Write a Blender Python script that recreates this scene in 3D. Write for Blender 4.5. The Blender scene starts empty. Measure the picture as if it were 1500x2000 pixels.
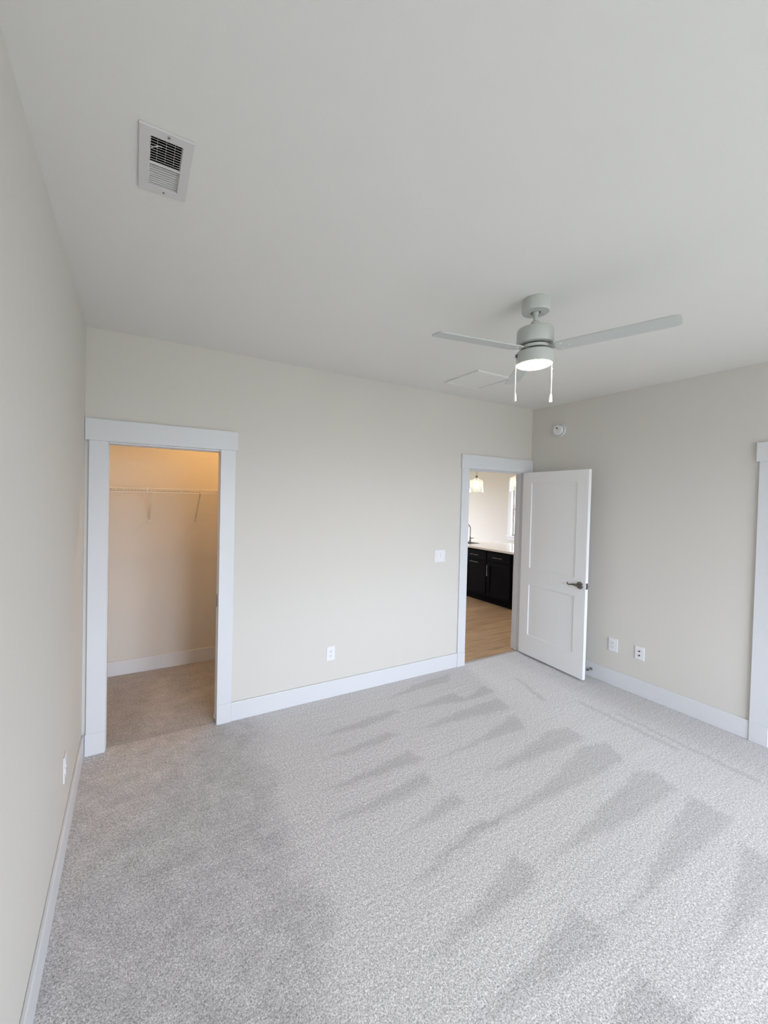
import bpy, bmesh, math, random
from mathutils import Vector, Matrix

# ------------------------------------------------------------------ scene, camera, light
SC = bpy.context.scene
COL = SC.collection
random.seed(4)

W, H = 4.258, 2.74            # bedroom width (x 0..W) and ceiling height; closet/kitchen wall at y = 0
YB = -5.70                    # wall behind the camera, with the windows
TH = 0.10                     # partition thickness
KX, KY = 8.0, 6.5             # kitchen: right wall x, far wall y

cam_d = bpy.data.cameras.new('camera')
cam = bpy.data.objects.new('camera', cam_d); COL.objects.link(cam)
SC.camera = cam
YAW, PITCH, ROLL = 0.4926, -0.0174, 0.0229
f_ = Vector((math.sin(YAW) * math.cos(PITCH), math.cos(YAW) * math.cos(PITCH), math.sin(PITCH)))
r_ = Vector((math.cos(YAW), -math.sin(YAW), 0)); u_ = r_.cross(f_)
r2 = r_ * math.cos(ROLL) + u_ * math.sin(ROLL); u2 = -r_ * math.sin(ROLL) + u_ * math.cos(ROLL)
M3 = Matrix((r2, u2, -f_)).transposed()
cam.matrix_world = Matrix.Translation((0.2769, -3.013, 1.699)) @ M3.to_4x4()
cam_d.sensor_fit = 'VERTICAL'; cam_d.sensor_height = 36.0
cam_d.lens = 777.1751 / 2000.0 * 36.0
cam_d.shift_x = (750 - 678.1187) / 2000.0
cam_d.shift_y = -(1000 - 985.4952) / 2000.0
cam_d.clip_start = 0.02; cam_d.clip_end = 200

wd = bpy.data.worlds.new('sky'); SC.world = wd; wd.use_nodes = True
nt = wd.node_tree; nt.nodes.clear()
wo = nt.nodes.new('ShaderNodeOutputWorld'); bg = nt.nodes.new('ShaderNodeBackground')
tc = nt.nodes.new('ShaderNodeTexCoord'); sp = nt.nodes.new('ShaderNodeSeparateXYZ')
rp = nt.nodes.new('ShaderNodeValToRGB'); mr = nt.nodes.new('ShaderNodeMapRange')
nt.links.new(tc.outputs['Generated'], sp.inputs[0]); nt.links.new(sp.outputs['Z'], mr.inputs['Value'])
mr.inputs['From Min'].default_value = -1; mr.inputs['From Max'].default_value = 1
nt.links.new(mr.outputs[0], rp.inputs[0])
e = rp.color_ramp.elements
e[0].position = 0.47; e[0].color = (0.24, 0.25, 0.23, 1)
e[1].position = 0.53; e[1].color = (0.88, 0.95, 1.10, 1)
nt.links.new(rp.outputs[0], bg.inputs['Color']); bg.inputs['Strength'].default_value = 11.3
nt.links.new(bg.outputs[0], wo.inputs[0])

SC.view_settings.view_transform = 'Standard'; SC.view_settings.look = 'None'
SC.view_settings.gamma = 1.0; SC.view_settings.use_curve_mapping = False
SC.view_settings.exposure = 1.0
SC.cycles.use_denoising = True
SC.cycles.max_bounces = 14; SC.cycles.diffuse_bounces = 10; SC.cycles.glossy_bounces = 4
SC.cycles.transmission_bounces = 6; SC.cycles.transparent_max_bounces = 8
SC.cycles.caustics_reflective = False; SC.cycles.caustics_refractive = False

WIN_BACK = [(0.85, 2.15, 0.45, 2.25), (2.40, 3.70, 0.45, 2.25)]   # x0,x1,z0,z1 in the wall behind the camera
WIN_KR = (2.40, 3.31, 0.90, 2.14)                                  # y0,y1,z0,z1 in the kitchen's right wall
WIN_KF = (3.5, 7.0, 0.40, 2.30)                                    # x0,x1,z0,z1 in the kitchen's far wall; unseen window, added and sized for daylight

def portal(name, loc, rot, sx, sy):
    d = bpy.data.lights.new(name, 'AREA'); d.shape = 'RECTANGLE'; d.size = sx; d.size_y = sy
    d.cycles.is_portal = True
    o = bpy.data.objects.new(name, d); COL.objects.link(o); o.location = loc; o.rotation_euler = rot
for i, (a, b, c, d) in enumerate(WIN_BACK):
    portal('window_daylight', ((a + b) / 2, YB - 0.12, (c + d) / 2), (math.pi / 2, 0, 0), b - a, d - c)
portal('window_daylight', (KX + 0.12, (WIN_KR[0] + WIN_KR[1]) / 2, (WIN_KR[2] + WIN_KR[3]) / 2), (0, math.pi / 2, 0), WIN_KR[3] - WIN_KR[2], WIN_KR[1] - WIN_KR[0])
portal('window_daylight', ((WIN_KF[0] + WIN_KF[1]) / 2, KY + 0.12, (WIN_KF[2] + WIN_KF[3]) / 2), (-math.pi / 2, 0, 0), WIN_KF[1] - WIN_KF[0], WIN_KF[3] - WIN_KF[2])

def point(name, loc, power, col, r):
    d = bpy.data.lights.new(name, 'POINT'); d.energy = power; d.color = col; d.shadow_soft_size = r
    o = bpy.data.objects.new(name, d); COL.objects.link(o); o.location = loc
WARM = (1.0, 0.62, 0.30)
CLOSET_LAMP = (1.10, 0.50, 2.60)
point('closet_bulb', CLOSET_LAMP, 9.0, (1.0, 0.55, 0.19), 0.025)

# ------------------------------------------------------------------ materials
def mat(name, col, rough=0.6, metal=0.0, spec=0.5, bump=None, trans=0.0, emit=None, estr=0.0, ior=1.45, coat=0.0):
    m = bpy.data.materials.new(name); m.use_nodes = True
    n = m.node_tree; b = n.nodes['Principled BSDF']
    b.inputs['Base Color'].default_value = (*col, 1); b.inputs['Roughness'].default_value = rough
    b.inputs['Metallic'].default_value = metal; b.inputs['Specular IOR Level'].default_value = spec
    b.inputs['Transmission Weight'].default_value = trans; b.inputs['IOR'].default_value = ior
    b.inputs['Coat Weight'].default_value = coat
    if emit:
        b.inputs['Emission Color'].default_value = (*emit, 1); b.inputs['Emission Strength'].default_value = estr
    tcn = n.nodes.new('ShaderNodeTexCoord'); nz = n.nodes.new('ShaderNodeTexNoise')
    n.links.new(tcn.outputs['Object'], nz.inputs['Vector'])
    if bump:
        nz.inputs['Scale'].default_value = bump[0]; nz.inputs['Detail'].default_value = 3
        bp = n.nodes.new('ShaderNodeBump'); bp.inputs['Strength'].default_value = bump[1]; bp.inputs['Distance'].default_value = 0.002
        n.links.new(nz.outputs[0], bp.inputs['Height']); n.links.new(bp.outputs[0], b.inputs['Normal'])
    else:
        nz.inputs['Scale'].default_value = 30
        mp = n.nodes.new('ShaderNodeMapRange'); mp.inputs['To Min'].default_value = max(0, rough - 0.03); mp.inputs['To Max'].default_value = min(1, rough + 0.03)
        n.links.new(nz.outputs[0], mp.inputs['Value']); n.links.new(mp.outputs[0], b.inputs['Roughness'])
    return m

M_WALL = mat('wall_paint', (0.625, 0.603, 0.565), 0.85, spec=0.25, bump=(260, 0.12))
M_CEIL = mat('ceiling_paint', (0.72, 0.715, 0.685), 0.95, spec=0.1, bump=(220, 0.12))
M_TRIM = mat('trim_paint', (0.655, 0.665, 0.69), 0.38, spec=0.4)
M_DOOR = mat('door_paint', (0.80, 0.81, 0.82), 0.38, spec=0.4)
M_PLAST = mat('white_plastic', (0.75, 0.75, 0.77), 0.35)
M_FAN = mat('fan_paint', (0.50, 0.52, 0.50), 0.40)
M_VENT = mat('register_paint', (0.62, 0.605, 0.60), 0.45)
M_DARK = mat('dark_cavity', (0.012, 0.012, 0.012), 0.9)
M_SLOT = mat('slot_dark', (0.05, 0.05, 0.055), 0.6)
M_NICKEL = mat('satin_nickel', (0.20, 0.185, 0.17), 0.32, metal=1.0)
M_STEEL = mat('brushed_steel', (0.30, 0.29, 0.28), 0.28, metal=1.0)
M_BRASSD = mat('bronze_pull', (0.16, 0.11, 0.09), 0.4, metal=0.8)
M_RUBBER = mat('rubber_tip', (0.10, 0.10, 0.10), 0.7)
M_WIRE = mat('white_wire', (0.74, 0.72, 0.68), 0.4)
M_CAB = mat('espresso_cabinet', (0.0050, 0.0045, 0.0055), 0.45, spec=0.06)
M_GAP = mat('cabinet_shadow_gap', (0.004, 0.004, 0.004), 0.8, spec=0.1)
M_COUNTER = mat('quartz_counter', (0.90, 0.86, 0.81), 0.12)
M_LENS = mat('fan_light_lens', (1, 0.95, 0.85), 0.4, emit=(1.0, 0.80, 0.52), estr=34.0)
M_BULB = mat('pendant_bulb', (1, 0.95, 0.85), 0.4, emit=(1.0, 0.86, 0.64), estr=18.0)
M_CLB = mat('closet_globe', (1, 0.9, 0.7), 0.4, emit=(1.0, 0.62, 0.28), estr=3.0)
M_SCREW = mat('painted_screw', (0.78, 0.78, 0.76), 0.35)

def glass(name, refl, haze=0.0):
    m = bpy.data.materials.new(name); m.use_nodes = True; n = m.node_tree; n.nodes.clear()
    o = n.nodes.new('ShaderNodeOutputMaterial'); mx = n.nodes.new('ShaderNodeMixShader')
    t = n.nodes.new('ShaderNodeBsdfTransparent'); g = n.nodes.new('ShaderNodeBsdfGlossy'); fr = n.nodes.new('ShaderNodeLayerWeight')
    g.inputs['Roughness'].default_value = 0.03; fr.inputs['Blend'].default_value = refl
    t.inputs['Color'].default_value = (0.97, 0.98, 0.98, 1)
    n.links.new(fr.outputs['Facing'], mx.inputs[0]); n.links.new(t.outputs[0], mx.inputs[1]); n.links.new(g.outputs[0], mx.inputs[2])
    if haze:
        m2 = n.nodes.new('ShaderNodeMixShader'); tl = n.nodes.new('ShaderNodeBsdfTranslucent'); tl.inputs['Color'].default_value = (0.9, 0.9, 0.88, 1)
        m2.inputs[0].default_value = haze; n.links.new(mx.outputs[0], m2.inputs[1]); n.links.new(tl.outputs[0], m2.inputs[2]); n.links.new(m2.outputs[0], o.inputs[0])
    else: n.links.new(mx.outputs[0], o.inputs[0])
    return m
M_PANE = glass('window_pane_glass', 0.08)
M_SHADE = glass('pendant_glass', 0.24, 0.07)

def carpet():
    m = bpy.data.materials.new('carpet_pile'); m.use_nodes = True; n = m.node_tree; b = n.nodes['Principled BSDF']
    L = n.links.new
    b.inputs['Roughness'].default_value = 0.95; b.inputs['Specular IOR Level'].default_value = 0.05
    b.inputs['Sheen Weight'].default_value = 0.15; b.inputs['Sheen Roughness'].default_value = 0.6
    tcn = n.nodes.new('ShaderNodeTexCoord')
    def noise(scale, detail, rough=0.6):
        z = n.nodes.new('ShaderNodeTexNoise'); z.inputs['Scale'].default_value = scale
        z.inputs['Detail'].default_value = detail; z.inputs['Roughness'].default_value = rough
        L(tcn.outputs['Object'], z.inputs['Vector']); return z
    def ramp(src, p0, c0, p1, c1):
        z = n.nodes.new('ShaderNodeMapRange'); z.inputs['From Min'].default_value = p0; z.inputs['From Max'].default_value = p1
        z.inputs['To Min'].default_value = c0; z.inputs['To Max'].default_value = c1; L(src, z.inputs['Value']); return z
    def mul(a, c):
        z = n.nodes.new('ShaderNodeMath'); z.operation = 'MULTIPLY'; L(a, z.inputs[0]); L(c, z.inputs[1]); return z
    tuft = noise(170, 2.5, 0.65); fine = noise(420, 1.5, 0.5); patch = noise(9, 5, 0.75)
    t1 = ramp(tuft.outputs[0], 0.30, 0.46, 0.70, 1.50)
    t2 = ramp(fine.outputs[0], 0.30, 0.70, 0.70, 1.30)
    grain = noise(75, 2.0, 0.6); t3 = ramp(grain.outputs[0], 0.30, 0.80, 0.70, 1.20)
    mp = n.nodes.new('ShaderNodeMapping'); mp.inputs['Scale'].default_value = (1.6, 46, 1); L(tcn.outputs['Object'], mp.inputs['Vector'])
    ln = n.nodes.new('ShaderNodeTexNoise'); ln.inputs['Scale'].default_value = 1.0; ln.inputs['Detail'].default_value = 3; L(mp.outputs[0], ln.inputs['Vector'])
    t4 = ramp(ln.outputs[0], 0.30, 0.955, 0.70, 1.045)
    at = n.nodes.new('ShaderNodeAttribute'); at.attribute_name = 'nap_and_shade'
    p1 = ramp(patch.outputs[0], 0.35, 0.86, 0.65, 1.11)
    # untouched pile (attribute blue) is mottled, brushed pile is not
    mixp = n.nodes.new('ShaderNodeMix'); mixp.data_type = 'FLOAT'
    sep = n.nodes.new('ShaderNodeSeparateColor'); L(at.outputs['Color'], sep.inputs[0])
    L(sep.outputs['Blue'], mixp.inputs['Factor']); mixp.inputs[2].default_value = 1.0; L(p1.outputs[0], mixp.inputs[3])
    nap_and_shade = mul(sep.outputs['Red'], mixp.outputs[0])
    k = mul(mul(mul(t1.outputs[0], t2.outputs[0]).outputs[0], mul(t3.outputs[0], t4.outputs[0]).outputs[0]).outputs[0], nap_and_shade.outputs[0])
    vm = n.nodes.new('ShaderNodeVectorMath'); vm.operation = 'SCALE'
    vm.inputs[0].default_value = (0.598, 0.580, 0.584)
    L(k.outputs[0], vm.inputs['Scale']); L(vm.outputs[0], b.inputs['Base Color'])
    bp = n.nodes.new('ShaderNodeBump'); bp.inputs['Strength'].default_value = 0.35; bp.inputs['Distance'].default_value = 0.006
    L(tuft.outputs[0], bp.inputs['Height']); L(bp.outputs[0], b.inputs['Normal'])
    return m
M_CARPET = carpet()

def wood():
    m = bpy.data.materials.new('oak_plank_floor'); m.use_nodes = True; n = m.node_tree; b = n.nodes['Principled BSDF']; L = n.links.new
    tcn = n.nodes.new('ShaderNodeTexCoord')
    br = n.nodes.new('ShaderNodeTexBrick'); br.offset = 0.37; br.inputs['Scale'].default_value = 1.0
    br.inputs['Brick Width'].default_value = 1.22; br.inputs['Row Height'].default_value = 0.18; br.inputs['Mortar Size'].default_value = 0.0025
    br.inputs['Color1'].default_value = (0.50, 0.315, 0.170, 1); br.inputs['Color2'].default_value = (0.40, 0.250, 0.135, 1); br.inputs['Mortar'].default_value = (0.16, 0.10, 0.06, 1)
    L(tcn.outputs['Object'], br.inputs['Vector'])
    mp = n.nodes.new('ShaderNodeMapping'); mp.inputs['Scale'].default_value = (1.3, 22, 1); L(tcn.outputs['Object'], mp.inputs['Vector'])
    nz = n.nodes.new('ShaderNodeTexNoise'); nz.inputs['Scale'].default_value = 1.6; nz.inputs['Detail'].default_value = 6; nz.inputs['Roughness'].default_value = 0.6
    L(mp.outputs[0], nz.inputs['Vector'])
    mr = n.nodes.new('ShaderNodeMapRange'); mr.inputs['From Min'].default_value = 0.3; mr.inputs['From Max'].default_value = 0.7
    mr.inputs['To Min'].default_value = 0.66; mr.inputs['To Max'].default_value = 1.2; L(nz.outputs[0], mr.inputs['Value'])
    vm = n.nodes.new('ShaderNodeVectorMath'); vm.operation = 'SCALE'; L(br.outputs[0], vm.inputs[0]); L(mr.outputs[0], vm.inputs['Scale'])
    L(vm.outputs[0], b.inputs['Base Color']); b.inputs['Roughness'].default_value = 0.42
    return m
M_WOOD = wood()

# ------------------------------------------------------------------ mesh helpers
class MB:
    def __init__(self): self.bm = bmesh.new()
    def box(self, x0, x1, y0, y1, z0, z1, mtx=None):
        x0, x1 = sorted((x0, x1)); y0, y1 = sorted((y0, y1)); z0, z1 = sorted((z0, z1))
        v = [self.bm.verts.new(p) for p in ((x0, y0, z0), (x1, y0, z0), (x1, y1, z0), (x0, y1, z0), (x0, y0, z1), (x1, y0, z1), (x1, y1, z1), (x0, y1, z1))]
        if mtx: 
            for q in v: q.co = mtx @ q.co
        for f in ((3, 2, 1, 0), (4, 5, 6, 7), (0, 1, 5, 4), (1, 2, 6, 5), (2, 3, 7, 6), (3, 0, 4, 7)):
            self.bm.faces.new([v[i] for i in f])
        return self
    def lathe(self, prof, n=40, origin=(0, 0, 0), axis='Z', mtx=None):
        # prof: (radius, height) list; closed where radius is 0
        rings = []
        for r, h in prof:
            ring = []
            for k in range(n if r > 1e-6 else 1):
                a = 2 * math.pi * k / n
                p = Vector((r * math.cos(a), r * math.sin(a), h))
                if axis == 'X': p = Vector((p.z, p.x, p.y))
                if axis == 'Y': p = Vector((p.y, p.z, p.x))
                p = p + Vector(origin)
                if mtx: p = mtx @ p
                ring.append(self.bm.verts.new(p))
            rings.append(ring)
        for a, b in zip(rings, rings[1:]):
            for k in range(n):
                j = (k + 1) % n
                q = [a[k % len(a)], a[j % len(a)], b[j % len(b)], b[k % len(b)]]
                q = list(dict.fromkeys(q))
                if len(q) > 2: self.bm.faces.new(q)
        for ring, fl in ((rings[0], True), (rings[-1], False)):
            if len(ring) > 2: self.bm.faces.new(ring[::-1] if fl else ring)
        return self
    def tube(self, pts, r, n=10, rr=None):
        pts = [Vector(p) for p in pts]; rings = []
        for i, p in enumerate(pts):
            d = (pts[min(i + 1, len(pts) - 1)] - pts[max(i - 1, 0)]).normalized()
            up = Vector((0, 0, 1)) if abs(d.z) < 0.9 else Vector((1, 0, 0))
            s = d.cross(up).normalized(); t = s.cross(d)
            q = rr[i] if rr else r
            rings.append([self.bm.verts.new(p + s * q * math.cos(2 * math.pi * k / n) + t * q * math.sin(2 * math.pi * k / n)) for k in range(n)])
        for a, b in zip(rings, rings[1:]):
            for k in range(n): self.bm.faces.new([a[k], a[(k + 1) % n], b[(k + 1) % n], b[k]])
        self.bm.faces.new(rings[0][::-1]); self.bm.faces.new(rings[-1]); return self
    def prism(self, outline, z0, z1, mtx=None):
        a = [self.bm.verts.new((x, y, z0)) for x, y in outline]; b = [self.bm.verts.new((x, y, z1)) for x, y in outline]
        if mtx:
            for q in a + b: q.co = mtx @ q.co
        n = len(a); self.bm.faces.new(a[::-1]); self.bm.faces.new(b)
        for k in range(n): self.bm.faces.new([a[k], a[(k + 1) % n], b[(k + 1) % n], b[k]])
        return self
    def slab(self, axis, c0, c1, u0, u1, v0, v1, holes=()):
        """a slab normal to axis from c0 to c1, spanning (u, v), with rectangular holes (u0,u1,v0,v1)"""
        us = sorted({u0, u1, *[h[0] for h in holes], *[h[1] for h in holes]}); us = [u for u in us if u0 <= u <= u1]
        vs = sorted({v0, v1, *[h[2] for h in holes], *[h[3] for h in holes]}); vs = [v for v in vs if v0 <= v <= v1]
        def solid(i, j):
            if not (0 <= i < len(us) - 1 and 0 <= j < len(vs) - 1): return False
            a, b = (us[i] + us[i + 1]) / 2, (vs[j] + vs[j + 1]) / 2
            return not any(h[0] < a < h[1] and h[2] < b < h[3] for h in holes)
        cache = {}
        def V(u, v, c):
            k = (u, v, c)
            if k not in cache:
                cache[k] = self.bm.verts.new({'x': (c, u, v), 'y': (u, c, v), 'z': (u, v, c)}[axis])
            return cache[k]
        for i in range(len(us) - 1):
            for j in range(len(vs) - 1):
                if not solid(i, j): continue
                a, b, c, d = us[i], us[i + 1], vs[j], vs[j + 1]
                for k in (c0, c1): self.bm.faces.new([V(a, c, k), V(b, c, k), V(b, d, k), V(a, d, k)])
                for di, dj, p, q in ((-1, 0, (a, c), (a, d)), (1, 0, (b, c), (b, d)), (0, -1, (a, c), (b, c)), (0, 1, (a, d), (b, d))):
                    if not solid(i + di, j + dj): self.bm.faces.new([V(*p, c0), V(*q, c0), V(*q, c1), V(*p, c1)])
        return self
    def build(self, name, m, parent=None, bevel=0.0, smooth=False, seg=2):
        bmesh.ops.recalc_face_normals(self.bm, faces=self.bm.faces[:])
        me = bpy.data.meshes.new(name); self.bm.to_mesh(me); self.bm.free()
        me.materials.append(m)
        o = bpy.data.objects.new(name, me); COL.objects.link(o)
        if parent: o.parent = parent
        if bevel:
            b = o.modifiers.new('bevel', 'BEVEL'); b.width = bevel; b.segments = seg; b.limit_method = 'ANGLE'; b.angle_limit = math.radians(40)
        if smooth:
            for p in me.polygons: p.use_smooth = True
            me.set_sharp_from_angle(angle=math.radians(38))
        return o

def empty(name, loc=(0, 0, 0), rotz=0.0):
    o = bpy.data.objects.new(name, None); COL.objects.link(o); o.location = loc; o.rotation_euler = (0, 0, rotz); o.empty_display_size = 0.1
    return o
def tag(o, label, cat, group=None, kind=None):
    o['label'] = label; o['category'] = cat
    if group: o['group'] = group
    if kind: o['kind'] = kind
    return o
def struct(o, label, cat): return tag(o, label, cat, kind='structure')

# ------------------------------------------------------------------ room shell
CLO = (0.130, 0.833)      # closet opening x
ENT = (3.297, 4.158)      # entry opening x
OZ = 2.027                # opening height
BATH = (-2.76, -1.985)    # bathroom opening y
CLX, CLY = 1.78, 1.215    # closet right wall x, back wall y
HZ = 2.1655

struct(MB().slab('y', 0, TH, -0.1, KX + 0.1, 0, H, [(CLO[0], CLO[1] + 0.005, -1, OZ), (ENT[0], ENT[1], -1, OZ)]).build('wall_back', M_WALL),
       'greige wall with the closet opening and the open white door', 'wall')
struct(MB().slab('x', -0.1, 0, YB - 0.1, CLY + 0.1, 0, H).build('wall_left', M_WALL), 'plain greige wall running along the left of the room', 'wall')
struct(MB().slab('x', W, W + TH, YB - 0.1, 0, 0, H, [(BATH[0], BATH[1], -1, OZ)]).build('wall_right', M_WALL), 'greige wall behind the open door, with smoke detector and two outlets', 'wall')
struct(MB().slab('y', YB - 0.12, YB, -0.1, W + 0.1, 0, H, WIN_BACK).build('wall_front', M_WALL), 'greige window wall behind the camera', 'wall')
struct(MB().slab('y', CLY, CLY + TH, -0.1, CLX + TH, 0, H).build('wall_closet_back', M_WALL), 'wall at the back of the walk-in closet', 'wall')
struct(MB().slab('x', CLX, CLX + TH, TH, CLY, 0, H).build('wall_closet_right', M_WALL), 'side wall inside the closet', 'wall')
struct(MB().slab('x', KX, KX + 0.12, 0, KY + 0.1, 0, H, [WIN_KR]).build('wall_kitchen_right', M_WALL), 'pale kitchen wall with a window seen through the doorway', 'wall')
struct(MB().slab('y', KY, KY + 0.12, -0.1, KX + 0.12, 0, H, [WIN_KF]).build('wall_kitchen_far', M_WALL), 'far wall of the kitchen', 'wall')
struct(MB().slab('x', -0.1, 0, CLY + TH, KY, 0, H).build('wall_kitchen_left', M_WALL), 'left wall of the kitchen', 'wall')
VENT_HOLE = (0.309, 0.393, -1.700, -1.498)
struct(MB().slab('z', H, H + 0.08, -0.2, KX + 0.2, YB - 0.2, KY + 0.2, [VENT_HOLE]).build('ceiling', M_CEIL), 'flat off-white ceiling', 'ceiling')
struct(MB().box(W + 0.9, W + 1.0, -3.4, -0.3, 0, H).box(W + TH, W + 1.0, -3.5, -3.4, 0, H).box(W + TH, W + 1.0, -0.3, -0.2, 0, H).build('wall_bathroom', M_WALL), 'wall of the next room behind the right doorway', 'wall')

# carpet: a fine grid that stores the closet's painted shade and the vacuumed nap
WEDGES = [
 [(2.19,-0.25),(2.58,-0.13),(3.03,-0.1),(2.88,-0.23),(2.44,-0.23)],
 [(1.45,-0.47),(1.9,-0.42),(2.14,-0.41),(2.18,-0.46),(1.84,-0.52),(1.64,-0.51)],
 [(2.21,-0.47),(2.78,-0.4),(2.8,-0.53),(3.14,-0.42),(3.13,-0.56),(2.82,-0.57),(2.44,-0.5)],
 [(2.12,-0.72),(2.58,-0.66),(3.08,-0.64),(3.02,-0.81),(2.62,-0.77),(2.3,-0.74)],
 [(1.38,-0.71),(1.91,-0.64),(2.0,-0.71),(1.74,-0.74),(1.48,-0.73)],
 [(1.25,-0.96),(1.69,-0.92),(1.93,-0.88),(1.98,-1.01),(1.68,-1.0),(1.38,-0.99)],
 [(2.0,-1.03),(2.48,-1.0),(2.98,-0.88),(2.9,-1.06),(2.46,-1.04),(2.15,-1.04)],
 [(1.18,-1.17),(1.6,-1.14),(1.9,-1.09),(1.88,-1.2),(1.55,-1.22),(1.27,-1.2)],
 [(2.19,-1.28),(2.3,-1.26),(2.55,-1.24),(3.03,-1.15),(3.19,-1.2),(3.19,-1.33),(2.93,-1.34),(2.54,-1.32),(2.35,-1.3)],
 [(1.34,-1.44),(1.63,-1.38),(1.94,-1.3),(1.95,-1.4),(1.7,-1.42),(1.46,-1.42)],
 [(1.79,-1.56),(1.98,-1.55),(2.33,-1.53),(2.58,-1.49),(3.06,-1.38),(3.28,-1.44),(3.16,-1.6),(2.91,-1.6),(2.53,-1.6),(2.19,-1.59),(1.97,-1.59)],
 [(1.35,-1.65),(1.58,-1.58),(1.92,-1.52),(2.04,-1.57),(1.71,-1.62),(1.48,-1.65)],
 [(1.93,-1.85),(2.18,-1.83),(2.63,-1.76),(3.12,-1.69),(3.22,-1.74),(3.17,-1.9),(2.63,-1.89),(2.14,-1.86)],
 [(1.23,-1.9),(1.51,-1.85),(1.91,-1.74),(1.94,-1.87),(1.84,-1.9),(1.57,-1.91),(1.36,-1.91)],
 [(1.94,-2.13),(2.21,-2.13),(2.54,-2.06),(3.17,-1.95),(3.18,-2.15),(2.81,-2.15),(2.39,-2.15),(2.06,-2.15)],
 [(1.27,-2.12),(1.38,-2.1),(1.52,-2.09),(1.91,-2.03),(1.97,-2.17),(1.88,-2.18),(1.64,-2.16),(1.46,-2.14)],
 [(1.96,-2.42),(2.35,-2.37),(3.01,-2.23),(3.01,-2.32),(2.87,-2.43),(2.68,-2.41),(2.34,-2.4),(2.12,-2.41)],
 [(1.52,-2.38),(1.67,-2.32),(1.91,-2.27),(1.95,-2.43),(1.92,-2.45),(1.74,-2.49)],
 [(2.1,-2.68),(2.6,-2.62),(3.1,-2.5),(3.15,-2.68),(2.6,-2.7)],
 [(3.36,-0.85),(3.53,-0.45),(3.56,-0.47),(3.42,-0.86)],
 [(3.63,-0.98),(3.67,-1.0),(3.66,-1.70),(3.61,-1.72)],
 [(3.74,-1.2),(3.77,-1.25),(3.73,-2.1),(3.68,-2.1)],
]
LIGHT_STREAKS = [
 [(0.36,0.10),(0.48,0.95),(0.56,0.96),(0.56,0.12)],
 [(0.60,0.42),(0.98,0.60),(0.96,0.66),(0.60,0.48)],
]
EDGE = [(1.05,0.0),(1.03,-0.32),(1.0,-0.97),(1.0,-1.26),(1.01,-1.45),(0.97,-1.64),(0.94,-1.68),(0.93,-1.88),(0.92,-1.93),(0.90,-2.6),(0.9,-6.0)]
def sdist(poly, x, y):
    ins = False; d = 9.0; n = len(poly)
    for i in range(n):
        x0, y0 = poly[i]; x1, y1 = poly[(i + 1) % n]
        if (y0 > y) != (y1 > y) and x < (x1 - x0) * (y - y0) / (y1 - y0) + x0: ins = not ins
        dx, dy = x1 - x0, y1 - y0; t = max(0, min(1, ((x - x0) * dx + (y - y0) * dy) / (dx * dx + dy * dy)))
        d = min(d, math.hypot(x - x0 - t * dx, y - y0 - t * dy))
    return d if ins else -d
BB = [(min(p[0] for p in q) - .05, max(p[0] for p in q) + .05, min(p[1] for p in q) - .05, max(p[1] for p in q) + .05) for q in WEDGES]
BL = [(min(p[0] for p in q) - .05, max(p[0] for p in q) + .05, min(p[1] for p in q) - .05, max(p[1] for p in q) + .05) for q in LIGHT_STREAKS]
def ss(a, b, v): t = max(0, min(1, (v - a) / (b - a))); return t * t * (3 - 2 * t)
def nap_and_shade_at(x, y):
    jx = x + 0.006 * math.sin(31 * y + 3 * x) + 0.005 * math.sin(83 * y - 17 * x); jy = y + 0.005 * math.sin(27 * x + 5 * y) + 0.004 * math.sin(71 * x)
    v = 1.0; un = 0.0
    ex = EDGE[0][0]
    for (a, b), (c, d) in zip(EDGE, EDGE[1:]):
        if d <= y <= b: ex = a + (c - a) * (y - b) / (d - b)
    if y < 0.02:
        un = 1 - ss(-0.10 - 0.05 * math.sin(9 * y), 0.07 + 0.12 * ss(-1.0, -0.2, y), jx - ex + 0.03 * math.sin(14 * y + 2)); v *= 1 - 0.175 * un
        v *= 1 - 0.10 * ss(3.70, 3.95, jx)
    else: un = 0.8; v *= 0.64  # closet carpet: its dimmer light is painted in as a darker tone
    for q, bb in zip(WEDGES, BB):
        if bb[0] < x < bb[1] and bb[2] < y < bb[3]:
            v *= 1 - 0.17 * ss(-0.018, 0.024, sdist(q, jx, jy))
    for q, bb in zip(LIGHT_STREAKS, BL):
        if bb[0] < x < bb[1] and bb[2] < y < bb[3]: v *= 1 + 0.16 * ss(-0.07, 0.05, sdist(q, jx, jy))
    return v, un
def carpet_grid(bm, lay, x0, x1, y0, y1, step):
    nx, ny = max(1, round((x1 - x0) / step)), max(1, round((y1 - y0) / step))
    vs = []
    for j in range(ny + 1):
        row = []
        for i in range(nx + 1):
            x, y = x0 + (x1 - x0) * i / nx, y0 + (y1 - y0) * j / ny
            v = bm.verts.new((x, y, 0)); a, b = nap_and_shade_at(x, y); v[lay] = (a / 1.0, a, b, 1); row.append(v)
        vs.append(row)
    for j in range(ny):
        for i in range(nx): bm.faces.new([vs[j][i], vs[j][i + 1], vs[j + 1][i + 1], vs[j + 1][i]])
bm = bmesh.new(); lay = bm.verts.layers.float_color.new('nap_and_shade')
carpet_grid(bm, lay, 0, W, -2.75, 0, 0.016); carpet_grid(bm, lay, 0, W, YB, -2.75, 0.05)
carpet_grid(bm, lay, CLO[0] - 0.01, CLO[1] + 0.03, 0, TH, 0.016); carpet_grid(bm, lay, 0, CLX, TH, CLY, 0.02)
carpet_grid(bm, lay, ENT[0], ENT[1], 0, 0.04, 0.02); carpet_grid(bm, lay, W, W + 0.9, -3.4, -0.3, 0.1)
me = bpy.data.meshes.new('floor'); bm.to_mesh(me); bm.free(); me.materials.append(M_CARPET)
fl = bpy.data.objects.new('floor', me); COL.objects.link(fl)
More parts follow.
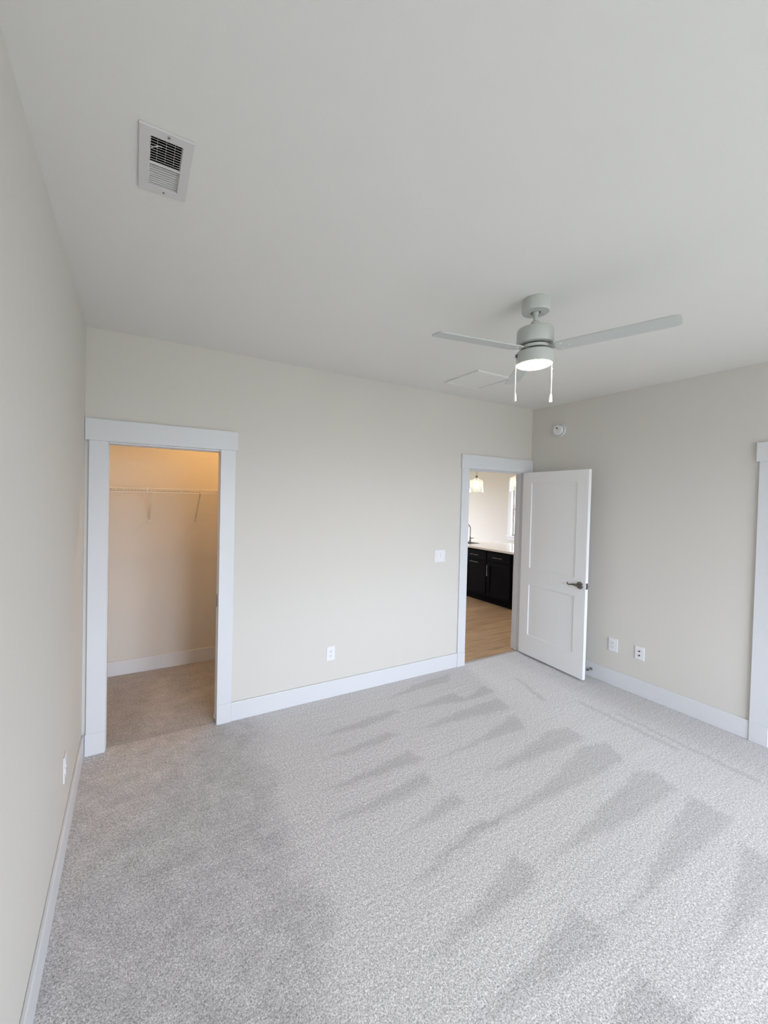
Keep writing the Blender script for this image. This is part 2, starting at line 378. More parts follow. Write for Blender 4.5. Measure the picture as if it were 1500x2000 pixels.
struct(fl, 'light grey carpet with vacuum marks', 'floor')
mb = MB(); mb.box(0, KX, CLY + TH, KY, -0.02, -0.006); mb.box(CLX + TH, KX, TH, CLY + TH, -0.02, -0.006); mb.box(ENT[0], ENT[1], 0.038, TH, -0.02, -0.006)
struct(mb.build('floor_kitchen', M_WOOD), 'tan wood plank floor beyond the open door', 'floor')

struct(MB().box(-0.2, KX + 0.2, YB - 0.2, KY + 0.2, -0.20, -0.021).build('light_block_slab', M_WALL), 'unseen slab added under the floors to block stray light', 'floor')  # unseen, added to stop light leaking in from below

# ------------------------------------------------------------------ trim
T = 0.018
def baseboard(name, boxes, label):
    mb = MB()
    for b in boxes: mb.box(*b)
    return struct(mb.build(name, M_TRIM, bevel=0.004), label, 'baseboard')
BH = 0.1414
baseboard('baseboard_back', [(0.9396, 3.1964, -0.015, 0, 0, BH)], 'white baseboard between the closet and the open door')
baseboard('baseboard_left', [(0, 0.015, YB, -0.019, 0, BH)], 'white baseboard along the left wall')
baseboard('baseboard_right', [(W - 0.015, W, -1.8843, -0.015, 0, BH)], 'white baseboard on the wall behind the open door')
baseboard('baseboard_closet', [(0, CLX, CLY - 0.015, CLY, 0, BH - 0.005), (CLX - 0.015, CLX, TH, CLY - 0.015, 0, BH - 0.005)], 'white baseboard at the back of the closet')

t1 = struct(empty('trim_1', (0.53, 0, 0)), 'wide white craftsman casing around the closet opening', 'door trim')
def rel(o, p):
    o.parent = p; o.matrix_parent_inverse = Matrix.Translation(p.location).inverted(); return o
rel(MB().box(-0.0 + 0.002, 0.9544, -T - 0.006, 0, OZ, HZ).build('header', M_TRIM, bevel=0.002), t1)
for a, b in ((0.023, CLO[0]), (CLO[1], 0.9396)):
    rel(MB().box(a, b, -T, 0, BH, OZ).build('casing', M_TRIM, bevel=0.002), t1)
    rel(MB().box(a - (0.006 if a < 0.1 else 0), b, -T - 0.002, 0, 0, BH).build('plinth_block', M_TRIM, bevel=0.003), t1)
rel(MB().box(CLO[0] - 0.004, CLO[0] + 0.004, 0, TH, 0, OZ).build('jamb', M_TRIM, bevel=0.001), t1)
# split jamb of the pocket door: two strips with the door edge between them
for a, b in ((0.0, 0.026), (0.076, TH)):
    rel(MB().box(CLO[1] + 0.004, CLO[1] + 0.018, a, b, 0, OZ).build('jamb', M_TRIM, bevel=0.002), t1)
rel(MB().box(CLO[0], CLO[1] + 0.018, 0, 0.030, OZ - 0.012, OZ).box(CLO[0], CLO[1] + 0.018, 0.070, TH, OZ - 0.012, OZ).build('head_jamb', M_TRIM, bevel=0.001), t1)
rel(MB().box(CLO[1] - 0.002, CLO[1] + 0.006, 0.082, 0.096, 0.0, 0.035).build('floor_guide', M_PLAST, bevel=0.003), t1)

d2 = struct(MB().box(CLO[1] + 0.002, 1.70, 0.032, 0.070, 0.018, OZ - 0.004).build('door_2', M_DOOR, bevel=0.002), 'white pocket door slid into the wall beside the closet opening', 'door')
MB().box(CLO[1] - 0.0005, CLO[1] + 0.012, 0.040, 0.062, 0.86, 0.955).build('edge_pull', M_BRASSD, d2, bevel=0.003)['label'] = 'dark bronze edge pull'

t2 = struct(empty('trim_2', (3.7, 0, 0)), 'white casing around the open entry door', 'door trim')
rel(MB().box(3.186, W - 0.001, -T - 0.006, 0, OZ, HZ).build('header', M_TRIM, bevel=0.002), t2)
rel(MB().box(3.1964, ENT[0], -T, 0, BH, OZ).build('casing', M_TRIM, bevel=0.002), t2)
rel(MB().box(3.1964, ENT[0] + 0.001, -T - 0.002, 0, 0, BH).build('plinth_block', M_TRIM, bevel=0.003), t2)
rel(MB().box(ENT[1] + 0.004, W - 0.012, -T, 0, 0, OZ).build('casing', M_TRIM, bevel=0.002), t2)
rel(MB().box(ENT[0], ENT[0] + 0.008, 0, TH, 0, OZ).build('jamb', M_TRIM, bevel=0.001), t2)
rel(MB().box(ENT[1] - 0.008, ENT[1], 0, TH, 0, OZ).box(ENT[1] - 0.016, ENT[1] - 0.008, 0.040, 0.075, 0, OZ).build('jamb', M_TRIM, bevel=0.001), t2)
rel(MB().box(ENT[0], ENT[1], 0, TH, OZ - 0.008, OZ).box(ENT[0], ENT[1], 0.04, 0.075, OZ - 0.018, OZ).build('head_jamb', M_TRIM, bevel=0.001), t2)
rel(MB().box(ENT[0] - 0.10, ENT[0] + 0.002, TH, TH + T, 0, OZ).box(ENT[1] - 0.002, ENT[1] + 0.1, TH, TH + T, BH, OZ).box(ENT[1] - 0.004, ENT[1] + 0.1, TH, TH + T + 0.002, 0, BH).box(ENT[0] - 0.11, ENT[1] + 0.11, TH, TH + T, OZ, HZ).build('kitchen_side_casing', M_TRIM, bevel=0.002), t2)

t3 = struct(empty('trim_3', (W, -2.4, 0)), 'white casing of the next doorway at the far right', 'door trim')
rel(MB().box(W - T - 0.006, W, BATH[0] - 0.12, -1.8684, OZ, HZ).build('header', M_TRIM, bevel=0.002), t3)
for a, b in ((-1.985, -1.8843), (BATH[0] - 0.10, BATH[0])):
    rel(MB().box(W - T, W, a, b, BH, OZ).build('casing', M_TRIM, bevel=0.002), t3)
    rel(MB().box(W - T - 0.003, W, a, b, 0, BH).build('plinth_block', M_TRIM, bevel=0.003), t3)
rel(MB().box(W, W + TH, BATH[1] - 0.008, BATH[1], 0, OZ).box(W, W + TH, BATH[0], BATH[0] + 0.008, 0, OZ).box(W, W + TH, BATH[0], BATH[1], OZ - 0.008, OZ).build('jamb', M_TRIM, bevel=0.001), t3)
d3 = struct(MB().box(W + 0.055, W + 0.09, BATH[0] + 0.010, BATH[1] - 0.010, 0.02, OZ - 0.010).build('door_3', M_DOOR, bevel=0.002), 'closed white door in the doorway at the far right', 'door')
MB().lathe([(0.0, -0.001), (0.027, -0.001), (0.027, 0.008), (0.0, 0.008)], 24, (W + 0.047, BATH[0] + 0.07, 0.92), 'X').build('rose', M_NICKEL, d3, smooth=True)

# ------------------------------------------------------------------ open entry door
DL, DT, DZ0, DZ1 = 0.77, 0.036, 0.020, 2.020
d1 = empty('door_1', (4.110, -0.020, 0), math.radians(-95))
struct(d1, 'white two-panel shaker door standing open against the right wall', 'door')
P1, P2, ST = (0.245, 0.793), (0.980, 1.902), 0.115
mb = MB()
mb.slab('y', 0, DT, 0, DL, DZ0, DZ1, [(ST, DL - ST, *P1), (ST, DL - ST, *P2)])
leaf = mb.build('stile_and_rail_frame', M_DOOR, d1, bevel=0.0015)
for a, b in (P1, P2):
    MB().box(ST - 0.002, DL - ST + 0.002, 0.010, DT - 0.010, a - 0.002, b + 0.002).build('recessed_panel', M_DOOR, d1)
HS, HZZ = 0.715, 0.910
for s in (-1, 1):
    y0 = 0 if s < 0 else DT
    h = MB().lathe([(0, 0), (0.033, 0), (0.034, 0.004), (0.030, 0.009), (0.016, 0.012), (0.013, 0.030), (0, 0.032)], 32, (0, 0, 0), 'Y', Matrix.Translation((HS, y0, HZZ)) @ Matrix.Scale(s, 4, (0, 1, 0))).build('door_handle', M_NICKEL, d1, smooth=True)
    h['label'] = 'satin nickel round rose'
    yy = y0 + s * 0.038
    pts = [(HS + 0.012, yy - s * 0.006, HZZ), (HS - 0.01, yy, HZZ + 0.001), (HS - 0.035, yy, HZZ + 0.004), (HS - 0.060, yy, HZZ + 0.002), (HS - 0.080, yy, HZZ - 0.004), (HS - 0.096, yy - s * 0.001, HZZ - 0.005), (HS - 0.108, yy - s * 0.004, HZZ + 0.003), (HS - 0.114, yy - s * 0.008, HZZ + 0.012)]
    MB().tube(pts, 0.008, 12, [0.011, 0.0115, 0.010, 0.008, 0.0068, 0.0064, 0.0064, 0.006]).build('lever', M_NICKEL, h, smooth=True)
lp = MB().box(DL - 0.001, DL + 0.0015, DT / 2 - 0.013, DT / 2 + 0.013, HZZ - 0.029, HZZ + 0.029).build('latch_plate', M_NICKEL, d1, bevel=0.0008)
MB().prism([(0, -0.007), (0.012, -0.002), (0.012, 0.007), (0, 0.007)], HZZ - 0.009, HZZ + 0.009, Matrix.Translation((DL, DT / 2, 0))).build('latch_bolt', M_STEEL, lp)
for z in (0.22, 1.02, 1.80):
    MB().lathe([(0, z - 0.045), (0.006, z - 0.045), (0.006, z + 0.045), (0, z + 0.045)], 14, (-0.004, DT + 0.002, 0)).build('hinge', M_NICKEL, d1, smooth=True)

# door stop on the right baseboard
ds = tag(empty('door_stop', (W - 0.015, -0.752, 0.080)), 'small grey metal door stop on the baseboard behind the open door', 'door stop')
MB().lathe([(0, 0), (0.013, 0), (0.012, -0.005), (0.005, -0.010), (0.005, -0.052), (0, -0.052)], 20, (0, 0, 0), 'X').build('post', M_STEEL, ds, smooth=True)
MB().lathe([(0, -0.050), (0.008, -0.050), (0.0105, -0.056), (0.0105, -0.066), (0.008, -0.070), (0, -0.070)], 20, (0, 0, 0), 'X').build('rubber_bumper', M_RUBBER, ds, smooth=True)

# ------------------------------------------------------------------ electrical plates.  local frame: x along wall, z up, -y out of the wall
def plate_base(name, loc, rotz, wid, hei):
    e_ = empty(name, loc, rotz)
    MB().box(-wid / 2, wid / 2, -0.006, 0, -hei / 2, hei / 2).build('cover_plate', M_PLAST, e_, bevel=0.003)
    return e_
def duplex(loc, rotz, label):
    e_ = plate_base('wall_outlet', loc, rotz, 0.080, 0.122); tag(e_, label, 'outlet', 'wall outlets around the bedroom')
    for s in (-1, 1):
        z = s * 0.0195
        out = [(0.0165 * math.cos(a) * 1.0, max(-0.0125, min(0.0125, 0.0175 * math.sin(a)))) for a in [2 * math.pi * k / 28 for k in range(28)]]
        r = MB().prism(out, 0.0055, 0.0082, Matrix.Translation((0, 0, z)) @ Matrix.Rotation(math.pi / 2, 4, 'X')).build('receptacle', M_PLAST, e_)
        MB().box(-0.0078, -0.0052, -0.0086, -0.0070, z - 0.003, z + 0.006).box(0.0052, 0.0078, -0.0086, -0.0070, z - 0.002, z + 0.006).box(-0.0022, 0.0022, -0.0086, -0.0070, z - 0.0095, z - 0.005).build('slots', M_SLOT, r)
    MB().lathe([(0, 0.006), (0.003, 0.006), (0.0026, 0.0075), (0, 0.0075)], 12, (0, 0, 0), 'Y', Matrix.Scale(-1, 4, (0, 1, 0))).build('screw', M_SCREW, e_)
    return e_
duplex((1.766, 0, 0.374), 0, 'white duplex outlet on the back wall between closet and door')
duplex((W, -0.9375, 0.377), math.radians(-90), 'white duplex outlet beside the open door, higher of two plates')
duplex((0, -0.735, 0.385), math.radians(90), 'white outlet on the left wall near the closet')
e_ = plate_base('cable_jack_plate', (W, -1.160, 0.375), math.radians(-90), 0.076, 0.120)
tag(e_, 'white wall plate with two dark round jacks beside the duplex outlet', 'wall plate')
for s in (-1, 1):
    MB().lathe([(0, 0.005), (0.0062, 0.005), (0.0062, 0.012), (0.003, 0.0125), (0, 0.010)], 16, (0, 0, s * 0.0185), 'Y', Matrix.Scale(-1, 4, (0, 1, 0))).build('jack', M_SLOT, e_)
    MB().lathe([(0, 0.006), (0.003, 0.006), (0.0026, 0.0075), (0, 0.0075)], 12, (0, 0, s * 0.048), 'Y', Matrix.Scale(-1, 4, (0, 1, 0))).build('screw', M_SCREW, e_)
sw = plate_base('light_switch', (2.940, 0, 1.146), 0, 0.136, 0.120)
tag(sw, 'white double light switch left of the entry door', 'light switch')
for x in (-0.0232, 0.0232):
    MB().prism([(-0.0335, -0.0040), (0.0, -0.0105), (0.0335, -0.0085), (0.0335, 0), (-0.0335, 0)], -0.0165, 0.0165, Matrix.Translation((x, 0, 0)) @ Matrix(((0, 0, 1, 0), (0, 1, 0, 0), (1, 0, 0, 0), (0, 0, 0, 1)))).build('rocker', M_PLAST, sw, bevel=0.001)
    for s in (-1, 1):
        MB().lathe([(0, 0.006), (0.003, 0.006), (0.0026, 0.0075), (0, 0.0075)], 12, (x, 0, s * 0.0485), 'Y', Matrix.Scale(-1, 4, (0, 1, 0))).build('screw', M_SCREW, sw)

# smoke detector on the right wall (out = -x)
sd = tag(empty('smoke_detector', (W, -0.335, 2.466)), 'round white smoke detector high on the right wall', 'smoke detector')
MB().lathe([(0, 0), (0.068, 0), (0.068, -0.012), (0.064, -0.016), (0, -0.016)], 48, (0, 0, 0), 'X').build('base_ring', M_PLAST, sd, smooth=True)
cv = MB().lathe([(0, -0.014), (0.058, -0.014), (0.058, -0.019), (0.055, -0.020), (0.055, -0.036), (0.048, -0.044), (0, -0.045)], 48, (0, 0, 0), 'X').build('cover', M_PLAST, sd, smooth=True)
MB().lathe([(0.0585, -0.0165), (0.0592, -0.0165), (0.0592, -0.0195), (0.0585, -0.0195)], 48, (0, 0, 0), 'X').build('sensor_gap', M_SLOT, cv)
MB().lathe([(0, -0.044), (0.009, -0.044), (0.009, -0.0465), (0, -0.0465)], 20, (0, 0.004, 0.018), 'X').build('test_button', M_SLOT, cv)
for a, b in ((-0.012, 0.006), (-0.016, -0.002), (-0.010, -0.010), (-0.004, -0.004)):
    MB().lathe([(0, -0.044), (0.0022, -0.044), (0.0022, -0.0458), (0, -0.0458)], 10, (0, a, b), 'X').build('sounder_hole', M_SLOT, cv)

# ------------------------------------------------------------------ ceiling register and attic panel
VX, VY = 0.351, -1.600
cvn = tag(empty('ceiling_vent', (VX, VY, H)), 'white rectangular air register in the ceiling with dark open louvers', 'air vent')
MB().slab('z', -0.007, 0, -0.074, 0.074, -0.134, 0.134, [(-0.044, 0.044, -0.102, 0.000), (-0.044, 0.044, 0.006, 0.102)]).build('face_frame', M_VENT, cvn, bevel=0.002)
MB().slab('z', 0.080, 0.200, -0.060, 0.060, -0.115, 0.115, [(-0.044, 0.044, -0.104, 0.104)]).slab('z', 0.200, 0.205, -0.06, 0.06, -0.115, 0.115).build('duct_boot', M_DARK, cvn)['label'] = 'dark duct above the louvers'
MB().box(-0.0425, -0.0415, -0.101, 0.101, 0.002, 0.082).box(0.0415, 0.0425, -0.101, 0.101, 0.002, 0.082).box(-0.0415, 0.0415, -0.1015, -0.1005, 0.002, 0.082).box(-0.0415, 0.0415, 0.1005, 0.1015, 0.002, 0.082).build('duct_sleeve', M_DARK, cvn)
ob = MB(); cb = MB()
for k in range(10):
    y = -0.097 + k * 0.0102
    ob.box(-0.044, 0.044, -0.0005, 0.0005, -0.007, 0.007, Matrix.Translation((0, y, 0.001)) @ Matrix.Rotation(math.radians(-50), 4, 'X'))
    y = 0.011 + k * 0.0102
    cb.box(-0.044, 0.044, -0.0006, 0.0006, -0.0026, 0.0026, Matrix.Translation((0, y, 0.000)) @ Matrix.Rotation(math.radians(28), 4, 'X'))
for x in (-0.024, 0.0, 0.024): ob.box(x - 0.0005, x + 0.0005, -0.100, 0.0, 0.003, 0.006)
ob.build('louver_bank', M_VENT, cvn); cb.build('louver_bank', M_VENT, cvn)
MB().tube([(-0.040, -0.052, 0.000), (-0.020, -0.072, -0.004), (-0.012, -0.076, -0.007)], 0.0014, 8).build('damper_lever', M_SCREW, cvn)
for y in (-0.120, 0.120):
    MB().lathe([(0, -0.0070), (0.004, -0.0070), (0.0032, -0.0088), (0, -0.0088)], 14, (0.004, y, 0)).build('screw', M_STEEL, cvn)

ap = tag(empty('attic_panel', (2.882, -0.495, H)), 'square white access panel in the ceiling behind the fan', 'access panel')
MB().slab('z', -0.012, 0, -0.205, 0.205, -0.198, 0.198, [(-0.182, 0.182, -0.175, 0.175)]).build('frame', M_CEIL, ap, bevel=0.002)
MB().box(-0.1805, 0.1805, -0.1735, 0.1735, -0.005, -0.0005).build('panel', M_CEIL, ap, bevel=0.001)

# ------------------------------------------------------------------ ceiling fan
FX, FY = 2.09, -1.64
fan = tag(empty('ceiling_fan', (FX, FY, H)), 'white three-blade ceiling fan with a lit light and two pull chains', 'ceiling fan')
can = MB().lathe([(0, 0), (0.0655, 0), (0.0665, -0.004), (0.0665, -0.060), (0.063, -0.067), (0.024, -0.068), (0.022, -0.060), (0, -0.060)], 56).build('canopy', M_FAN, fan, smooth=True)
MB().lathe([(0.0, -0.0605), (0.0235, -0.0605), (0.0235, -0.0625), (0.0, -0.0625)], 32).build('hanger_opening', M_DARK, can)
MB().lathe([(0, -0.055), (0.012, -0.058), (0.0175, -0.064), (0.016, -0.072), (0.011, -0.078), (0.0105, -0.125), (0, -0.125)], 32).build('downrod', M_FAN, fan, smooth=True)
MB().lathe([(0, -0.110), (0.014, -0.110), (0.0215, -0.116), (0.0225, -0.140), (0.024, -0.154), (0, -0.154)], 40).build('coupling_cover', M_FAN, fan, smooth=True)
MB().lathe([(0, -0.150), (0.070, -0.150), (0.082, -0.153), (0.0875, -0.161), (0.0880, -0.226), (0.086, -0.231), (0.070, -0.232), (0, -0.232)], 64).build('motor_housing', M_FAN, fan, smooth=True)
MB().lathe([(0, -0.231), (0.056, -0.231), (0.056, -0.272), (0, -0.272)], 48).build('flywheel', M_SLOT, fan, smooth=True)
MB().lathe([(0.058, -0.243), (0.072, -0.243), (0.072, -0.257), (0.058, -0.257)], 48).build('mounting_ring', M_FAN, fan, smooth=True)
lk = MB().lathe([(0, -0.270), (0.084, -0.270), (0.089, -0.275), (0.0895, -0.328), (0.0875, -0.334), (0.082, -0.334), (0.0815, -0.328), (0, -0.328)], 64).build('light_kit', M_FAN, fan, smooth=True)
MB().lathe([(0.0812, -0.329), (0.0812, -0.333), (0.074, -0.3385), (0.050, -0.342), (0, -0.343)], 56).build('light_lens', M_LENS, lk, smooth=True)['label'] = 'glowing round lens'
# blades
def blade(a):
    ro = Matrix.Rotation(a, 4, 'Z') @ Matrix.Translation((0, 0, -0.262))
    pitch = Matrix.Rotation(math.radians(-9.5), 4, 'X')
    o = []
    r0, r1, w0, w1, c = 0.098, 0.585, 0.043, 0.046, 0.024
    o += [(r0, -w0 + 0.012), (r0 + 0.012, -w0)]
    for k in range(7):
        t = -math.pi / 2 + k / 6 * math.pi / 2; o.append((r1 - c + c * math.cos(t), -w1 + c + c * math.sin(t)))
    for k in range(7):
        t = k / 6 * math.pi / 2; o.append((r1 - c + c * math.cos(t), w1 - c + c * math.sin(t)))
    o += [(r0 + 0.012, w0), (r0, w0 - 0.012)]
    b = MB().prism(o, -0.003, 0.003, ro @ pitch).build('blade', M_FAN, fan, bevel=0.0012)
    MB().prism([(0.052, -0.016), (0.10, -0.022), (0.125, -0.038), (0.165, -0.030), (0.178, 0), (0.165, 0.030), (0.125, 0.038), (0.10, 0.022), (0.052, 0.016)], 0.003, 0.0065, ro @ pitch).build('blade_arm', M_FAN, b, bevel=0.001)
    for x, y in ((0.128, -0.024), (0.128, 0.024), (0.162, 0.0)):
        MB().lathe([(0, -0.003), (0.0045, -0.003), (0.004, -0.0052), (0, -0.006)], 14, (x, y, 0), 'Z', ro @ pitch).build('screw', M_SCREW, b, smooth=True)
A0 = -1.218
for k in range(3): blade(A0 + k * 2 * math.pi / 3)
cr = (math.cos(YAW), -math.sin(YAW))
for s, off, nz in ((-1, 0.0945, 0.016), (1, 0.0930, 0.0)):
    x, y = s * off * cr[0], s * off * cr[1]
    ch = MB().tube([(x, y, -0.300), (x * 1.005, y * 1.005, -0.38), (x * 0.995, y * 0.995, -0.482)], 0.0017, 8)
    for k in range(42): ch.lathe([(0, -0.0022), (0.0016, -0.0016), (0.0023, 0), (0.0016, 0.0016), (0, 0.0022)], 8, (x, y, -0.305 - k * 0.0042))
    c_ = ch.build('pull_chain', M_PLAST, fan, smooth=True)
    MB().box(-0.007, 0.007, -0.005, 0.005, -0.008, 0.008, Matrix.Translation((x * 0.955, y * 0.955, -0.292)) @ Matrix.Rotation(-YAW, 4, 'Z')).build('chain_switch', M_NICKEL, c_)
    if s > 0: MB().lathe([(0, 0.008), (0.002, 0.006), (0.0042, -0.002), (0.003, -0.008), (0, -0.009)], 14, (x, y, -0.352)).build('connector', M_PLAST, c_, smooth=True)
    MB().lathe([(0, 0), (0.003, -0.001), (0.0062, -0.012), (0.0078, -0.036), (0.0070, -0.044), (0, -0.045)], 24, (x * 0.995, y * 0.995, -0.480)).build('pull_knob', M_PLAST, c_, smooth=True)

# ------------------------------------------------------------------ closet
sh = tag(empty('wire_shelf', (0.89, CLY, 1.74)), 'white wire closet shelf with hanging rail and diagonal brackets', 'shelf')
def rels(o): return rel(o, sh)
SX0, SX1, SF = 0.004, CLX - 0.004, 0.905
dk = MB()
for y in (CLY - 0.010, 1.06): dk.tube([(SX0, y, 1.728), (SX1, y, 1.728)], 0.003, 6)
n = 68
for k in range(n):
    x = SX0 + 0.01 + (SX1 - SX0 - 0.02) * k / (n - 1)
    dk.tube([(x, CLY - 0.006, 1.733), (x, SF + 0.004, 1.735), (x, SF, 1.731), (x, SF, 1.708)], 0.0021, 5)
rels(dk.build('wire_deck', M_WIRE))
rels(MB().tube([(SX0, SF, 1.7385), (SX1, SF, 1.7385)], 0.0035, 8).build('front_rail', M_WIRE, smooth=True))
rels(MB().tube([(SX0, SF, 1.7060), (SX1, SF, 1.7060)], 0.0042, 8).build('hanging_rail', M_WIRE, smooth=True))
for x in (0.382, 0.662, 1.25):
    rels(MB().box(x - 0.003, x + 0.003, SF - 0.008, SF - 0.004, 1.704, 1.752).box(x - 0.016, x - 0.012, SF - 0.008, SF + 0.02, 1.708, 1.735).build('joiner_clip', M_WIRE, bevel=0.001))
for x in (0.414, 0.825, 1.30):
    b = rels(MB().tube([(x, SF + 0.006, 1.722), (x, SF + 0.02, 1.705), (x, CLY - 0.018, 1.462), (x, CLY - 0.004, 1.448)], 0.0068, 8).build('bracket', M_WIRE, smooth=True))
    ft = MB().box(x - 0.011, x + 0.011, CLY - 0.006, CLY, 1.432, 1.470).build('bracket_foot', M_WIRE, bevel=0.002)
    ft.parent = b
cl = tag(empty('closet_light', (CLOSET_LAMP[0], CLOSET_LAMP[1], H)), 'small round ceiling light inside the closet', 'ceiling light')
MB().lathe([(0, 0), (0.07, 0), (0.07, -0.025), (0.03, -0.035), (0.03, -0.055), (0, -0.055)], 32).build('lamp_base', M_PLAST, cl, smooth=True)

# ------------------------------------------------------------------ kitchen beyond the door
IX, IXB = 5.46, 6.10
def cabinet(y0, y1, label, top_pull, door_pull, end=False):
    c_ = empty('base_cabinet', ((IX + IXB) / 2, (y0 + y1) / 2, 0)); tag(c_, label, 'cabinet', 'dark kitchen base cabinets')
    rel(MB().box(IX + 0.020, IXB, y0, y1, 0.10, 0.876).build('carcass', M_CAB, bevel=0.001), c_)
    rel(MB().box(IX + 0.085, IXB, y0 + (0.0 if not end else 0.0), y1, -0.006, 0.10).build('toe_kick', M_CAB), c_)
    a, b = y0 + (0.030 if end else 0.012), y1 - 0.012
    dr = rel(MB().box(IX, IX + 0.020, a, b, 0.712, 0.858).build('drawer_front', M_CAB, bevel=0.002), c_)
    dn = MB().slab('x', IX, IX + 0.020, a, b, 0.130, 0.686, [(a + 0.06, b - 0.06, 0.19, 0.626)]).box(IX + 0.008, IX + 0.018, a + 0.058, b - 0.058, 0.188, 0.628)
    dn = rel(dn.build('door', M_CAB, bevel=0.0015), c_)
    def bar(p, q, par):
        p, q = Vector(p), Vector(q); d = (q - p).normalized()
        m_ = MB().tube([p - d * 0.018, q + d * 0.018], 0.0055, 10)
        for z in (p, q): m_.tube([z, z + Vector((0.034, 0, 0))], 0.0045, 8)
        h_ = m_.build('handle', M_STEEL, smooth=True); h_.parent = par; h_['label'] = 'steel bar handle'
    m = (a + b) / 2
    bar((IX - 0.034, m - 0.075, 0.778), (IX - 0.034, m + 0.075, 0.778), dr)
    if door_pull == 'h': bar((IX - 0.034, m - 0.075, 0.656), (IX - 0.034, m + 0.075, 0.656), dn)
    else: bar((IX - 0.034, b - 0.03, 0.475), (IX - 0.034, b - 0.03, 0.625), dn)
    return c_
cabinet(1.195, 1.700, 'dark cabinet at the island end with a vertical door handle', 'h', 'v', True)
cabinet(1.700, 2.200, 'dark island cabinet with horizontal handles on drawer and door', 'h', 'h')
cabinet(2.200, 2.900, 'dark island cabinet under the sink, mostly hidden by the wall', 'h', 'h')
ct = MB().slab('z', 0.880, 0.912, IX - 0.030, 6.50, 1.02, 2.95, [(5.56, 5.92, 2.27, 2.86)]).build('countertop', M_COUNTER, bevel=0.003)
tag(ct, 'white polished stone countertop on the dark kitchen island', 'countertop')
mbp = MB().box(IXB, IXB + 0.02, 1.195, 2.90, -0.006, 0.879).build('island_back_panel', M_CAB)
tag(mbp, 'dark back panel of the kitchen island', 'panel')
sk = MB()
sk.slab('z', 0.9121, 0.9145, 5.556, 5.924, 2.266, 2.864, [(5.575, 5.905, 2.285, 2.845)])
sk.box(5.567, 5.575, 2.277, 2.853, 0.885, 0.9121); sk.box(5.905, 5.913, 2.277, 2.853, 0.885, 0.9121); sk.box(5.575, 5.905, 2.277, 2.285, 0.885, 0.9121); sk.box(5.575, 5.905, 2.845, 2.853, 0.885, 0.9121)
sk.box(5.567, 5.913, 2.277, 2.853, 0.882, 0.886)
tag(sk.build('sink', M_STEEL, bevel=0.002), 'steel sink set in the island countertop', 'sink')
fc = tag(empty('faucet', (5.975, 2.585, 0.912)), 'tall gooseneck steel faucet standing behind the island sink', 'faucet')
MB().lathe([(0, 0), (0.027, 0), (0.027, 0.006), (0.021, 0.010), (0.019, 0.090), (0.014, 0.100), (0, 0.100)], 28).build('body', M_STEEL, fc, smooth=True)
pts = [(0, 0, 0.095), (0, 0, 0.24)]
for k in range(0, 13):
    t = math.pi * k / 12; pts.append((-0.05 + 0.05 * math.cos(t), 0.05 - 0.05 * math.cos(t), 0.255 + 0.075 * math.sin(t)))
pts.append((-0.10, 0.10, 0.20))
MB().tube(pts, 0.011, 14).build('spout', M_STEEL, fc, smooth=True)
MB().tube([(0.010, -0.012, 0.065), (0.034, -0.044, 0.068), (0.044, -0.056, 0.070)], 0.008, 12).build('handle', M_STEEL, fc, smooth=True)

def pendant(loc, label):
    x, y, z = loc
    p = tag(empty('pendant_light', (x, y, H)), label, 'pendant light', 'glass pendants over the kitchen island')
    d = z - H                                             # z = bottom of the glass
    MB().lathe([(0, 0), (0.06, 0), (0.06, -0.02), (0.02, -0.028), (0, -0.028)], 28).build('canopy', M_STEEL, p, smooth=True)
    MB().tube([(0, 0, -0.02), (0, 0, d + 0.31)], 0.0045, 8).build('stem', M_STEEL, p, smooth=True)
    MB().lathe([(0, d + 0.315), (0.020, d + 0.315), (0.022, d + 0.30), (0.022, d + 0.225), (0.016, d + 0.205), (0, d + 0.205)], 24).build('socket', M_STEEL, p, smooth=True)
    R = 0.122
    prof = [(0.030, d + 0.305), (0.031, d + 0.285), (0.036, d + 0.268), (0.055, d + 0.248), (0.090, d + 0.236), (0.112, d + 0.226), (R, d + 0.208), (R, d)]
    inner = [(r - 0.004, h) for r, h in prof[::-1]]
    s_ = MB().lathe(prof + inner, 56).build('glass_shade', M_SHADE, p, smooth=True)
    MB().lathe([(R - 0.005, d + 0.0), (R + 0.0015, d + 0.0), (R + 0.0015, d + 0.006), (R - 0.005, d + 0.006)], 56).build('glass_rim', M_SHADE, s_, smooth=True)
    MB().lathe([(0, d + 0.205), (0.014, d + 0.202), (0.020, d + 0.182), (0.040, d + 0.158), (0.0475, d + 0.128), (0.044, d + 0.104), (0.030, d + 0.088), (0, d + 0.080)], 28).build('bulb', M_BULB, p, smooth=True)['label'] = 'glowing warm bulb'
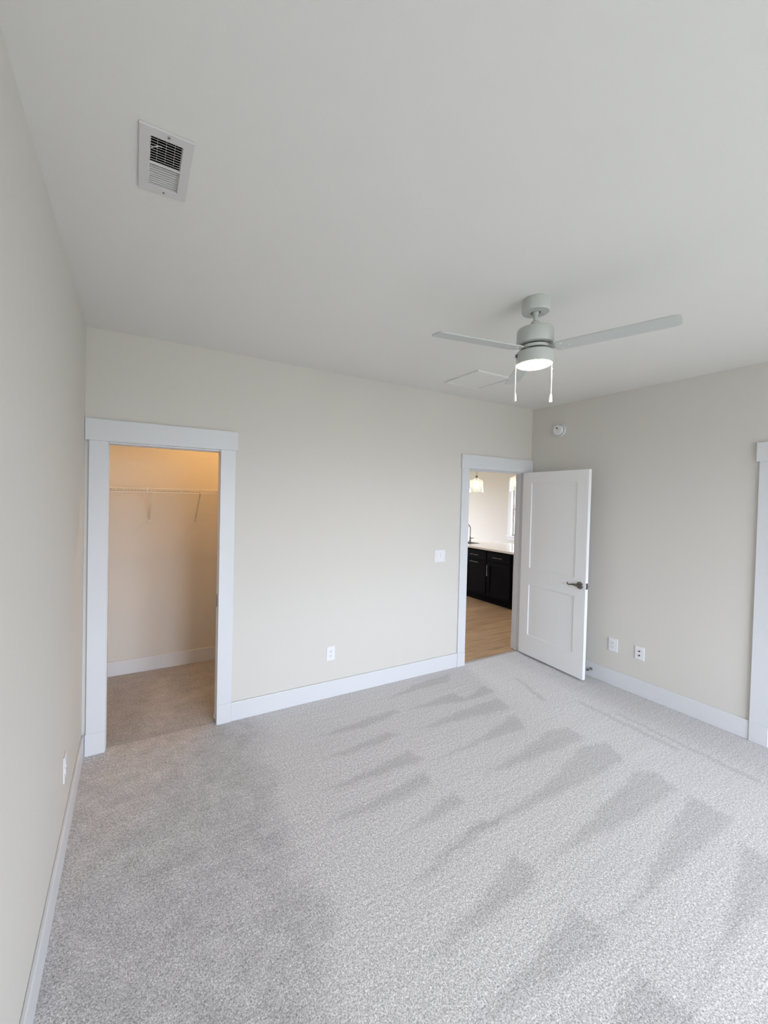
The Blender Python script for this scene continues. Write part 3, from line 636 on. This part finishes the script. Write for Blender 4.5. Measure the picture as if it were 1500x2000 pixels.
pendant((5.93, 2.42, 1.852), 'clear glass pendant lamp hanging above the faucet')
pendant((5.93, 1.515, 1.872), 'clear glass pendant lamp in front of the kitchen window')

# windows
def window(name, axis, c_in, c_out, u0, u1, z0, z1, label, sign):
    """sign: direction (+1/-1) of the room side along the axis"""
    w = empty(name, {'x': (c_in, (u0 + u1) / 2, z0), 'y': ((u0 + u1) / 2, c_in, z0)}[axis]); struct(w, label, 'window')
    def sl(a, b, *r, holes=()): return MB().slab(axis, a, b, *r, holes)
    rel(sl(c_in, c_in + sign * 0.018, u0 - 0.085, u1 + 0.085, z0, z1 + 0.09, holes=[(u0, u1, z0 - 1, z1)]).build('casing', M_TRIM, bevel=0.002), w)
    rel(sl(c_in - sign * 0.02, c_in + sign * 0.05, u0 - 0.11, u1 + 0.11, z0 - 0.025, z0).build('sill', M_TRIM, bevel=0.003), w)
    rel(sl(c_in, c_in + sign * 0.016, u0 - 0.085, u1 + 0.085, z0 - 0.095, z0 - 0.025).build('apron', M_TRIM, bevel=0.002), w)
    zm = (z0 + z1) / 2; a, b = c_in - sign * 0.055, c_in - sign * 0.09
    f = rel(sl(a, b, u0, u1, z0, z1, holes=[(u0 + 0.04, u1 - 0.04, z0 + 0.05, zm - 0.02), (u0 + 0.04, u1 - 0.04, zm + 0.02, z1 - 0.04)]).build('sash', M_TRIM, bevel=0.002), w)
    m_ = (a + b) / 2
    for p, q in ((z0 + 0.05, zm - 0.02), (zm + 0.02, z1 - 0.04)):
        g = sl(m_ - 0.002, m_ + 0.002, u0 + 0.04, u1 - 0.04, p, q).build('pane', M_PANE); g.parent = f
window('window_1', 'x', KX, KX + 0.12, *WIN_KR, 'white double-hung kitchen window seen through the doorway', -1)
window('window_2', 'y', YB, YB - 0.12, *WIN_BACK[0], 'bedroom window behind the camera, nearer the left wall', 1)
window('window_3', 'y', YB, YB - 0.12, *WIN_BACK[1], 'bedroom window behind the camera, nearer the right wall', 1)
window('added_window', 'y', KY, KY + 0.12, *WIN_KF, 'unseen wide window added in the far kitchen wall to bring daylight', -1)
